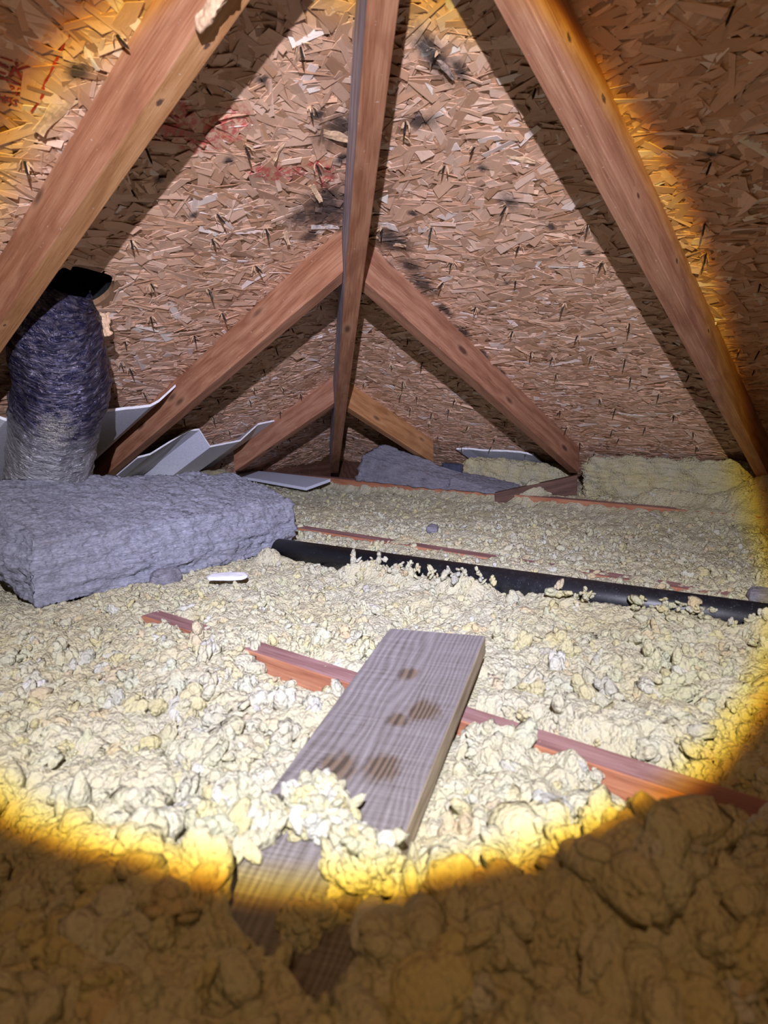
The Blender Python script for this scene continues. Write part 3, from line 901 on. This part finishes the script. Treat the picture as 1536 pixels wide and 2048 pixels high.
    V = np.concatenate(VV); F = np.concatenate(FF); C = np.concatenate(CC)
    C = np.concatenate([C, np.ones((len(C), 1))], 1)
    # BYTE colours are stored sRGB: the setter takes linear
    o = np_mesh('loose_fill_insulation', V, F, M_LOOSE, True, None, None, C)
    tag(o, 'loose fluffy yellow glass wool covering the attic floor', 'insulation', None, 'stuff')
    return o
loose()

# ------------------------------------------------------------------ clumps lying on the plank
def clump(name, c, size, n, seed, lab, mat=M_CLUMP, lev=5, rr=(.010, .020), pal=(.3, .3, .2, .1, .02, .0, .08), cat='insulation clump', group=None, name_obj=None):
    rs = np.random.RandomState(seed)
    p = rs.normal(0, 1, (n, 3)); p /= np.linalg.norm(p, axis=1)[:, None]
    p *= rs.uniform(.35, 1, (n, 1)) ** .5
    p *= np.array(size); p[:, 2] = np.abs(p[:, 2])
    r = rs.uniform(*rr, n)
    v_, f_, c_ = blob_batch(rs, p, r, lev, .85, pal)
    v_[:, 2] = np.maximum(v_[:, 2], -.002)
    o = np_mesh(name, v_, f_, mat, True, Matrix.Translation(c), None, np.concatenate([c_, np.ones((len(c_), 1))], 1))
    tag(o, lab, cat, group)
    return o
GC = 'clumps of glass wool lying on the plank'
def on_plank(u, w_, dz=0.0):
    p = PLM @ Vector((u, w_, dz)); return p
def plank_hit(px, py):
    d = CF + CR * ((px - 768) / 1430.7) - CU * ((py - 1024) / 1430.7)
    k = (PLM.translation - CP).dot(pn) / d.dot(pn)
    return CP + d * k
clump('glass_wool_clump', on_plank(.422, -.012), (.029, .036, .026), 70, 1, 'pale yellow wool clump in the middle of the plank, farthest of the clumps', rr=(.007, .014), group=GC)
clump('glass_wool_clump', on_plank(.455, -.072, .0), (.034, .042, .026), 80, 2, 'rounded yellow glass wool clump over the left edge of the plank', rr=(.008, .015), group=GC)
clump('glass_wool_clump', on_plank(.475, .046), (.024, .025, .028), 60, 3, 'small deep yellow glass wool clump on the plank near its right edge', rr=(.007, .013), group=GC)
clump('glass_wool_clump', on_plank(.535, .030), (.020, .012, .012), 30, 4, 'thin dim glass wool tuft on the plank in the dark foreground', rr=(.006, .011), group=GC)

# ------------------------------------------------------------------ eave insulation pieces
b1 = warped_box('yellow_batt', V3((.33, .97, -.04), (.33, 1.50, -.02), (.14, 1.50, -.02), (.14, .97, -.04),
                (.33, 1.03, .118), (.33, 1.47, .075), (.22, 1.48, .085), (.20, 1.03, .085)), (40, 90, 40), .016, 20, M_YBATT, rnd=.50, seed=5, fine=.5)
tag(b1, 'rounded dusty yellow batt in the right eave, with a white baffle on top', 'insulation batt', 'yellow batts stuffed into the right eave')
b2 = warped_box('yellow_batt', V3((.40, 1.57, -.04), (.40, 2.16, -.03), (.15, 2.16, -.03), (.15, 1.57, -.04),
                (.385, 1.575, .140), (.385, 2.14, .150), (.27, 2.16, .105), (.27, 1.57, .10)), (40, 110, 40), .030, 17, M_YBATT, rnd=.30, seed=9, fine=.5)
tag(b2, 'long fluffy yellow-grey batt in the eave between the two right rafters', 'insulation batt', 'yellow batts stuffed into the right eave')
b3 = warped_box('yellow_batt', V3((.93, .40, -.02), (1.50, .44, -.02), (1.50, .22, -.02), (.93, .22, -.02),
                (.95, .42, .075), (1.45, .46, .085), (1.45, .24, .08), (.95, .24, .08)), (50, 20, 20), .012, 22, M_YBATT, rnd=.4, seed=12, fine=.3)
tag(b3, 'dusty yellow batt in the left eave under the middle foam baffle', 'insulation batt')
g1 = warped_box('mineral_wool_piece', V3((.545, .635, .0), (.545, 1.14, -.004), (.40, 1.16, -.01), (.40, .66, -.01),
                (.505, .650, .112), (.53, 1.10, .030), (.42, 1.12, .04), (.44, .72, .158)), (30, 70, 26), .012, 24, M_GWOOLD, rnd=.12, layer=60, seed=21, fine=.35)
tag(g1, 'torn grey mineral wool piece standing on the far joist right of the hip rafter', 'insulation batt')
g2 = warped_box('mineral_wool_piece', V3((.55, 1.10, .0), (.55, 1.37, -.002), (.36, 1.38, -.01), (.36, 1.10, -.01),
                (.52, 1.11, .050), (.53, 1.34, .006), (.40, 1.34, .022), (.40, 1.10, .056)), (24, 36, 16), .009, 26, M_GWOOLD, rnd=.25, layer=60, seed=24, fine=.35)
tag(g2, 'low grey mineral wool piece on the far joist in front of the rounded yellow batt', 'insulation batt')
g3 = warped_box('mesh_scrap', V3((.43, 1.02, .03), (.43, 1.10, .03), (.40, 1.10, .03), (.40, 1.02, .03),
                (.42, 1.00, .085), (.42, 1.10, .080), (.40, 1.10, .08), (.40, 1.02, .085)), (8, 16, 12), .004, 60, M_RUBBER, rnd=.3, seed=31, fine=.8)
tag(g3, 'small dark blue scrap poking up behind the grey wool on the far joist', 'scrap')

def scrap(name, c, size, rot, mat, lab, seed, cat='insulation scrap', rnd=.6, amp=.15):
    sx_, sy_, sz_ = (s / 2 for s in size)
    cs = [Vector((x, y, z)) for z in (-sz_, sz_) for (x, y) in ((-sx_, -sy_), (sx_, -sy_), (sx_, sy_), (-sx_, sy_))]
    R = Matrix.Rotation(rot, 3, 'Z')
    cs = [R @ q + Vector(c) for q in cs]
    o = warped_box(name, cs, (14, 14, 8), min(size) * amp, 45, mat, rnd=rnd, seed=seed)
    tag(o, lab, cat); return o
scrap('mineral_wool_scrap', (1.223, 1.529, .012), (.05, .035, .022), .5, M_GWOOLD, 'small grey wool tuft on the yellow insulation behind the pipe', 41)
scrap('mineral_wool_scrap', (1.393, 2.383, .014), (.05, .05, .026), .2, M_GWOOLD, 'small grey wool tuft behind the pipe at the far right', 42)
scrap('mineral_wool_scrap', (1.93, 1.315, .004), (.07, .05, .04), .2, M_GWOOLD, 'grey wool tuft broken from the front of the large batt', 43)
scrap('foam_chip', (1.887, 1.476, .022), (.085, .045, .010), 2.25, M_FOAMEDGE, 'pale blue-white foam chip lying in front of the grey batt', 44, 'foam chip', .55, .25)

# ------------------------------------------------------------------ foam baffles
def baffle(name, prof, y1, y0, th, lab, group, side='L'):
    """prof: (x, drop below the sheathing) along the upper end; runs down the slope to y0"""
    n = len(prof); pr = []
    for i in range(n - 1):
        for k in range(6):
            t = k / 6
            pr.append((prof[i][0] * (1 - t) + prof[i + 1][0] * t, prof[i][1] * (1 - t) + prof[i + 1][1] * t))
    pr.append(prof[-1]); ns = 14
    bm = bmesh.new(); top = []; bot = []
    for j in range(ns + 1):
        t = j / ns; y = y1 * (1 - t) + y0 * t; a = []; b = []
        for i, (x, d) in enumerate(pr):
            jag = noise.noise(Vector((x * 70, y * 20, 3))) * (.003 if j == 0 else .0008)
            z = T * (y + jag) - d - .004
            p = (x, y + jag, z) if side == 'L' else (y + jag, x, z)
            a.append(bm.verts.new(p)); b.append(bm.verts.new((p[0], p[1], p[2] - th)))
        top.append(a); bot.append(b)
    m = len(pr)
    for j in range(ns):
        for i in range(m - 1):
            bm.faces.new((top[j][i], top[j][i + 1], top[j + 1][i + 1], top[j + 1][i]))
            bm.faces.new((bot[j][i], bot[j + 1][i], bot[j + 1][i + 1], bot[j][i + 1]))
    for j in (0, ns):
        for i in range(m - 1):
            f = bm.faces.new((top[j][i], top[j][i + 1], bot[j][i + 1], bot[j][i])); f.material_index = 1
    for i in (0, m - 1):
        for j in range(ns): f = bm.faces.new((top[j][i], top[j + 1][i], bot[j + 1][i], bot[j][i])); f.material_index = 1
    o = bm_obj(name, bm, [M_FOAM, M_FOAMEDGE])
    for p in o.data.polygons: p.use_smooth = False
    tag(o, lab, 'foam baffle', group); return o
GB = 'white foam vent baffles in the eaves'
baffle('foam_baffle', [(1.584, .018), (1.641, .058), (1.670, .070), (1.824, .079), (1.90, .085), (2.054, .086), (2.10, .060), (2.168, .012)], .91, .36, .007,
       'bent white foam baffle just right of the duct', GB)
baffle('foam_baffle', [(.940, .008), (1.022, .016), (1.112, .070), (1.246, .080), (1.268, .046), (1.287, .018), (1.324, .018), (1.36, .03), (1.484, .084), (1.53, .09)], .60, .20, .006,
       'white foam baffle with raised ridge, between the middle and short left rafters', GB)
baffle('foam_baffle', [(2.215, .03), (2.28, .075), (2.40, .085), (2.6, .085)], .74, .36, .007,
       'white foam baffle cut off at the far left behind the duct', GB)
baffle('foam_baffle', [(.99, .004), (1.05, .000), (1.12, .004), (1.22, .002), (1.29, .004), (1.345, .012)], .285, .16, .007,
       'thin white foam baffle edge on top of the rounded yellow batt at the right', GB, 'R')
# loose foam strip by the far joist
bm = bmesh.new()
st = [(.575, -.20, .012), (.595, .20, .014), (.615, .57, .012)]
st2 = [(.70, -.18, .004), (.73, .22, .004), (.77, .58, -.004)]
a = [bm.verts.new(p) for p in st]; b = [bm.verts.new(p) for p in st2]
a2 = [bm.verts.new((p[0], p[1], p[2] - .012)) for p in st]; b2 = [bm.verts.new((p[0], p[1], p[2] - .012)) for p in st2]
for i in range(2):
    bm.faces.new((a[i], a[i + 1], b[i + 1], b[i])); bm.faces.new((a2[i], b2[i], b2[i + 1], a2[i + 1]))
    bm.faces.new((a[i], a2[i], a2[i + 1], a[i + 1])); bm.faces.new((b[i], b[i + 1], b2[i + 1], b2[i]))
bm.faces.new((a[0], b[0], b2[0], a2[0])); bm.faces.new((a[2], a2[2], b2[2], b[2]))
o = bm_obj('foam_strip', bm, M_FOAM)
tag(o, 'flat lavender-white foam strip between the far joist and the grey batt', 'foam strip')

# ------------------------------------------------------------------ duct
def bez(pts, n):
    out = []
    P_ = [pts[0]] + pts + [pts[-1]]
    for i in range(1, len(P_) - 2):
        for k in range(n):
            t = k / n; a, b, c, d = P_[i - 1], P_[i], P_[i + 1], P_[i + 2]
            out.append(.5 * ((2 * b) + (c - a) * t + (2 * a - 5 * b + 4 * c - d) * t * t + (3 * b - a - 3 * c + d) * t ** 3))
    out.append(P_[-2]); return out
dpath = bez(V3((1.945, .80, -.02), (1.95, .85, .10), (1.96, .905, .22), (1.975, .98, .33), (1.99, 1.06, .42), (2.03, 1.14, .50), (2.065, 1.215, .57), (2.06, 1.25, .62)), 22)
nd_ = len(dpath); SEG = 160
def drad(i, k):
    t = i / (nd_ - 1); a = 2 * PI * k / SEG
    r = .106 - .030 * t * t + .006 * math.sin(t * 7 + 3)
    r += -.018 * max(0, (t - .80) / .20)
    ca, sa = math.cos(a), math.sin(a)
    r += .0040 * noise.noise(Vector((ca * 1.3, sa * 1.3, t * 55)))
    r += .0035 * noise.noise(Vector((ca * 5, sa * 5, t * 40 + 5)))
    r += .0022 * noise.noise(Vector((ca * 9, sa * 9, t * 120 + 9)))
    r += .006 * noise.noise(Vector((ca * 2, sa * 2, t * 6 + 1)))
    return r
V, F = tube(dpath, drad, SEG)
V = np.array([q[:] for q in V]); F = np.array(F)
base = Vector((1.935, .78, 0))
uv = []
for i in range(nd_ - 1):
    for k in range(SEG):
        for (a, b) in ((i, k), (i, k + 1), (i + 1, k + 1), (i + 1, k)): uv.append((b / SEG, a / (nd_ - 1)))
duct = empty('flexible_duct', base)
tag(duct, 'fat flexible duct in wrinkled shiny plastic standing at the left', 'duct')
np_mesh('duct_sleeve', V - np.array(base[:]), F, M_DUCT, True, None, duct, None, np.array(uv))
# torn collar with yellow wool showing at the top
rs = np.random.RandomState(4)
pts = []
for k in range(16):
    a = rs.uniform(.2, 1.6); p = dpath[-34] + Vector((math.cos(a) * .085, math.sin(a) * .07, rs.uniform(-.02, .03)))
    pts.append((p - base)[:])
v_, f_, c_ = blob_batch(rs, np.array(pts), rs.uniform(.005, .011, 16), 2, .8)
o = np_mesh('wool_collar', v_, f_, M_CLUMP, True, None, duct, np.concatenate([c_, np.ones((len(c_), 1))], 1))
o['label'] = 'yellow wool tufts at the duct top'
# vent throat above the sheathing
bm = bmesh.new()
n_ = 32
r0 = [bm.verts.new((HOLE[0] + HR_ * 1.02 * math.cos(2 * PI * k / n_), HOLE[1] + HR_ * 1.02 * math.sin(2 * PI * k / n_), -.013)) for k in range(n_)]
r1 = [bm.verts.new((q.co.x, q.co.y, -.20)) for q in r0]
for k in range(n_): bm.faces.new((r0[k], r0[(k + 1) % n_], r1[(k + 1) % n_], r1[k]))
bm.faces.new(r1)
o = bm_obj('roof_vent', bm, M_VOID, M=ML)
tag(o, 'dark round roof vent opening above the top of the duct', 'vent')

# ------------------------------------------------------------------ nails and splinters
def nail_mesh(seed):
    rs = random.Random(seed); bm = bmesh.new(); n = 10
    ln = rs.uniform(.018, .029); r = .0018
    st = [(0, -.002), (r, -.002), (r, ln - .006), (.0001, ln)]
    rings = []
    for (rad, z) in st[1:]:
        rings.append([bm.verts.new((rad * math.cos(2 * PI * k / n), rad * math.sin(2 * PI * k / n), z)) for k in range(n)])
    for a, b in zip(rings, rings[1:]):
        for k in range(n): bm.faces.new((a[k], a[(k + 1) % n], b[(k + 1) % n], b[k]))
    bm.faces.new(rings[0]); bm.faces.new(rings[-1])
    me = bpy.data.meshes.new('nail'); bmesh.ops.recalc_face_normals(bm, faces=bm.faces); bm.to_mesh(me); bm.free(); me.materials.append(M_NAIL)
    return me
def splint_mesh(seed, k=5, ln0=.007, ln1=.019, w0=.002, w1=.0055, mat=None):
    rs = random.Random(seed); bm = bmesh.new()
    for _ in range(k):
        a = rs.uniform(0, 2 * PI); el = rs.uniform(.5, 1.3); l = rs.uniform(ln0, ln1); wd = rs.uniform(w0, w1); th = wd * .35
        d = Vector((math.cos(a) * math.cos(el), math.sin(a) * math.cos(el), math.sin(el)))
        s = Vector((-math.sin(a), math.cos(a), 0)); nn = d.cross(s)
        c = Vector((math.cos(a), math.sin(a), 0)) * .003
        A = [bm.verts.new(c + s * wd * i + nn * th * j) for (i, j) in ((-.5, -.5), (.5, -.5), (.5, .5), (-.5, .5))]
        md = c + d * l * .55 + Vector((0, 0, -.001))
        B = [bm.verts.new(md + s * wd * i * .9 + nn * th * j) for (i, j) in ((-.5, -.5), (.5, -.5), (.5, .5), (-.5, .5))]
        e = c + d * l + Vector((0, 0, rs.uniform(-.002, .002)))
        Cc = [bm.verts.new(e + s * wd * i * .25 + nn * th * j * .5) for (i, j) in ((-.5, -.5), (.5, -.5), (.5, .5), (-.5, .5))]
        bm.faces.new(A); bm.faces.new(Cc[::-1])
        for P_, Q in ((A, B), (B, Cc)):
            for i in range(4): bm.faces.new((P_[i], P_[(i + 1) % 4], Q[(i + 1) % 4], Q[i]))
    me = bpy.data.meshes.new('splinters'); bmesh.ops.recalc_face_normals(bm, faces=bm.faces); bm.to_mesh(me); bm.free(); me.materials.append(mat or M_SPLINT)
    return me
NM = [nail_mesh(i) for i in range(6)]; SM = [splint_mesh(i) for i in range(10)]
rn = random.Random(12)
RAFN = {'L': ((.9173, 'short left rafter'), (1.5587, 'middle left rafter'), (2.192, 'large left rafter')),
        'R': ((.8954, 'short right rafter'), (1.5387, 'middle right rafter'), (2.177, 'large right rafter'))}
def bay(side, a, y):
    """where a nail sits: the timber it is nearest to, on which side, and how high"""
    cands = [(abs(a - q), n, 'above' if a > q else 'below') for q, n in RAFN[side]]
    if a - y < .35: cands.append(((a - y) * .7, 'hip rafter', 'beside'))
    d, n, rel = min(cands)
    near = 'close' if d < .13 else 'well'
    hgt = 'low' if y < .62 else 'halfway up' if y < 1.15 else 'high up'
    if n == 'hip rafter': return '%s on the %s slope, %s' % (hgt, 'left' if side == 'L' else 'right', 'close beside the hip rafter' if d < .10 else 'a little away from the hip rafter')
    return '%s on the %s slope, %s %s the %s' % (hgt, 'left' if side == 'L' else 'right', near, 'outside' if rel == 'above' else 'inside', n)
cnt = 0
for side, M in (('L', ML), ('R', MR)):
    sg = -1 if side == 'L' else 1
    vrow = .20
    while vrow < 2.25:
        a = rn.uniform(.2, .4)
        while a < 2.75:
            aa = a + rn.uniform(-.05, .05); vv = vrow + rn.uniform(-.035, .035)
            y = vv * C_
            okk = y < aa - .05 and y < 2.15 and y > .22
            for rf in ((.9173, 1.5587, 2.192) if side == 'L' else (.8954, 1.5387, 2.177)):
                if abs(aa - rf) < .032: okk = False
            if side == 'L' and math.hypot(-aa - HOLE[0], vv - HOLE[1]) < .11: okk = False
            # only where the photo can see the sheathing
            P_ = M @ Vector((sg * aa, vv, 0)); q = P_ - CP
            dz = q.dot(CF)
            if dz < .2 or abs(q.dot(CR) / dz) > .56 or q.dot(CU) / dz > .74: okk = False
            if okk:
                o = bpy.data.objects.new('roofing_nail', NM[rn.randrange(6)])
                COL.objects.link(o)
                o.matrix_world = M @ Matrix.Translation((sg * aa, vv, .002)) @ Matrix.Rotation(rn.uniform(-.28, .28), 4, 'X') @ Matrix.Rotation(rn.uniform(-.28, .28), 4, 'Y')
                wh = bay(side, aa, y)
                tag(o, 'dark nail tip ' + wh, 'nail', 'nail tips ' + wh)
                s = bpy.data.objects.new('wood_splinters', SM[rn.randrange(10)])
                COL.objects.link(s); s.parent = o; s.rotation_euler = (0, 0, rn.uniform(0, 6)); s.location = (0, 0, -.001)
                cnt += 1
            a += rn.uniform(.10, .26)
        vrow += .125

def chip(side, x, y, rot, ln, wd, lift, lab, seed, mat=M_SPLINT):
    """a torn strand curling off the board"""
    M = ML if side == 'L' else MR
    u, v_ = (L_uv if side == 'L' else R_uv)(x, y)
    bm = bmesh.new(); rs = random.Random(seed); n = 8; rows = []
    for i in range(n + 1):
        t = i / n
        s = t * ln; zc = .003 + lift * t ** 1.7
        ww = wd * (1 - .35 * t) * (1 + .12 * math.sin(t * 9 + seed))
        j = rs.uniform(-.001, .001)
        rows.append([bm.verts.new((s, q * ww + j, zc + dz + .0015 * math.sin(q * 3 + t * 5))) for (q, dz) in ((-.5, 0), (0, 0), (.5, 0), (.5, -.002), (0, -.002), (-.5, -.002))])
    for A, B in zip(rows, rows[1:]):
        for i in range(6): bm.faces.new((A[i], A[(i + 1) % 6], B[(i + 1) % 6], B[i]))
    bm.faces.new(rows[0]); bm.faces.new(rows[-1][::-1])
    o = bm_obj('torn_strand', bm, mat, M=M @ Matrix.Translation((u, v_, .0)) @ Matrix.Rotation(rot, 4, 'Z'))
    tag(o, lab, 'wood splinter'); return o
chip('L', 1.745, 1.625, -.5, .045, .012, .014, 'pale curled splinter just left of the hip rafter above the black mold', 1)
chip('L', 1.83, 1.73, .25, .060, .018, .012, 'broad pale splinter with a dark shadow left of the hip rafter, near the top', 2)
chip('L', 1.875, 1.70, -1.7, .040, .008, .014, 'narrow tan splinter hanging beside the broad one left of the hip rafter', 3)
chip('L', 1.70, 1.50, -.8, .035, .010, .012, 'small splinter at the lower edge of the black mold patch', 4)
chip('R', 1.47, 1.60, .15, .050, .010, .012, 'splinter pointing right just right of the hip rafter', 5)
chip('R', 1.50, 1.60, 2.6, .045, .010, .014, 'splinter pointing left just right of the hip rafter', 6)
chip('R', 1.72, 1.815, .05, .030, .020, .010, 'short blocky chip standing off the board right of the hip rafter', 7)
chip('R', 1.63, 1.98, -.35, .055, .010, .008, 'white-faced splinter in the bay right of the hip rafter', 8)
chip('R', 1.84, 1.975, -1.25, .05, .009, .010, 'dark-stained splinter near the top, right of the hip rafter', 9, M_DARKSPL)
chip('L', 2.24, 1.66, -1.9, .07, .028, .012, 'wide brown flap of strand at the upper left with a black tip', 10)
chip('L', 1.99, 1.02, -1.5, .030, .010, .012, 'small pale splinter right of the duct top', 11)
chip('L', 1.87, .98, -1.5, .030, .008, .012, 'small cross-shaped splinter on the board right of the duct', 12)

# chunk of torn board beside the vent hole
o = warped_box('board_chunk', [Vector(q) for q in ((1.985, 1.205, .520), (1.955, 1.215, .520), (1.955, 1.235, .520), (1.985, 1.225, .520),
               (1.99, 1.20, .566), (1.955, 1.21, .570), (1.955, 1.23, .572), (1.99, 1.22, .568))], (16, 10, 22), .007, 75, M_SPLINT, rnd=.35, seed=51, fine=.6)
tag(o, 'torn pale chunk of strand board hanging at the edge of the vent hole', 'wood chunk')
for i in range(7):
    a = math.radians(150 + i * 26)
    x = -(HOLE[0] + HR_ * 1.05 * math.cos(a)); y = (HOLE[1] + HR_ * 1.05 * math.sin(a)) * C_
    pass

# ------------------------------------------------------------------ stamped marks on the boards
def ribbon(pts, wd, mat, parent, M, seed=0):
    rs = random.Random(seed); bm = bmesh.new(); rows = []
    path = bez([Vector((*L_uv(*p), .0046)) for p in pts], 10)
    for i, p in enumerate(path):
        d = path[min(i + 1, len(path) - 1)] - path[max(i - 1, 0)]; s = Vector((-d.y, d.x, 0)).normalized()
        w_ = wd * rs.uniform(.4, 1.1)
        rows.append((bm.verts.new(p + s * w_ / 2), bm.verts.new(p - s * w_ / 2)))
    for A, B in zip(rows, rows[1:]): bm.faces.new((A[0], A[1], B[1], B[0]))
    o = bm_obj('ink_line', bm, mat, parent, M=None)
    o.matrix_world = M
    return o
def stamp_text(txt, x, y, size, rot, mat, M, parent, lab=None):
    cu = bpy.data.curves.new('lettering', 'FONT'); cu.body = txt; cu.size = size; cu.extrude = .0003
    cu.align_x = 'RIGHT'
    o = bpy.data.objects.new('lettering', cu); COL.objects.link(o)
    u, v_ = L_uv(x, y)
    o.matrix_world = M @ Matrix.Translation((u, v_, .0046)) @ Matrix.Rotation(rot, 4, 'Z')
    o.parent = parent; o.matrix_parent_inverse = Matrix()
    cu.materials.append(mat)
    dg = bpy.context.evaluated_depsgraph_get()
    me = bpy.data.meshes.new_from_object(o.evaluated_get(dg)); mw = o.matrix_world.copy()
    bpy.data.objects.remove(o)
    n = bpy.data.objects.new('lettering', me); COL.objects.link(n); n.parent = parent; n.matrix_world = M @ Matrix.Translation((u, v_, .0046)) @ Matrix.Rotation(rot, 4, 'Z')
    return n
stp = empty('board_stamp', (0, 0, 0))
tag(stp, 'red printed lettering and line on the strand board, top left', 'printed stamp')
# reading direction on the slope seen from below: +u to the right, +v up
stamp_text('DEK', 2.303, 1.664, .036, -.03, M_INKD, ML, stp)
stamp_text('ORES', 2.293, 1.642, .0165, -.04, M_INK, ML, stp)
stamp_text('HAS', 2.299, 1.626, .015, -.06, M_INKD, ML, stp)
ribbon([(2.36, 1.661), (2.33, 1.659), (2.298, 1.657)], .0035, M_INKD, stp, ML, 1)
ribbon([(2.280, 1.745), (2.281, 1.720), (2.280, 1.686), (2.280, 1.666), (2.275, 1.651), (2.278, 1.622)], .0042, M_INK, stp, ML, 2)
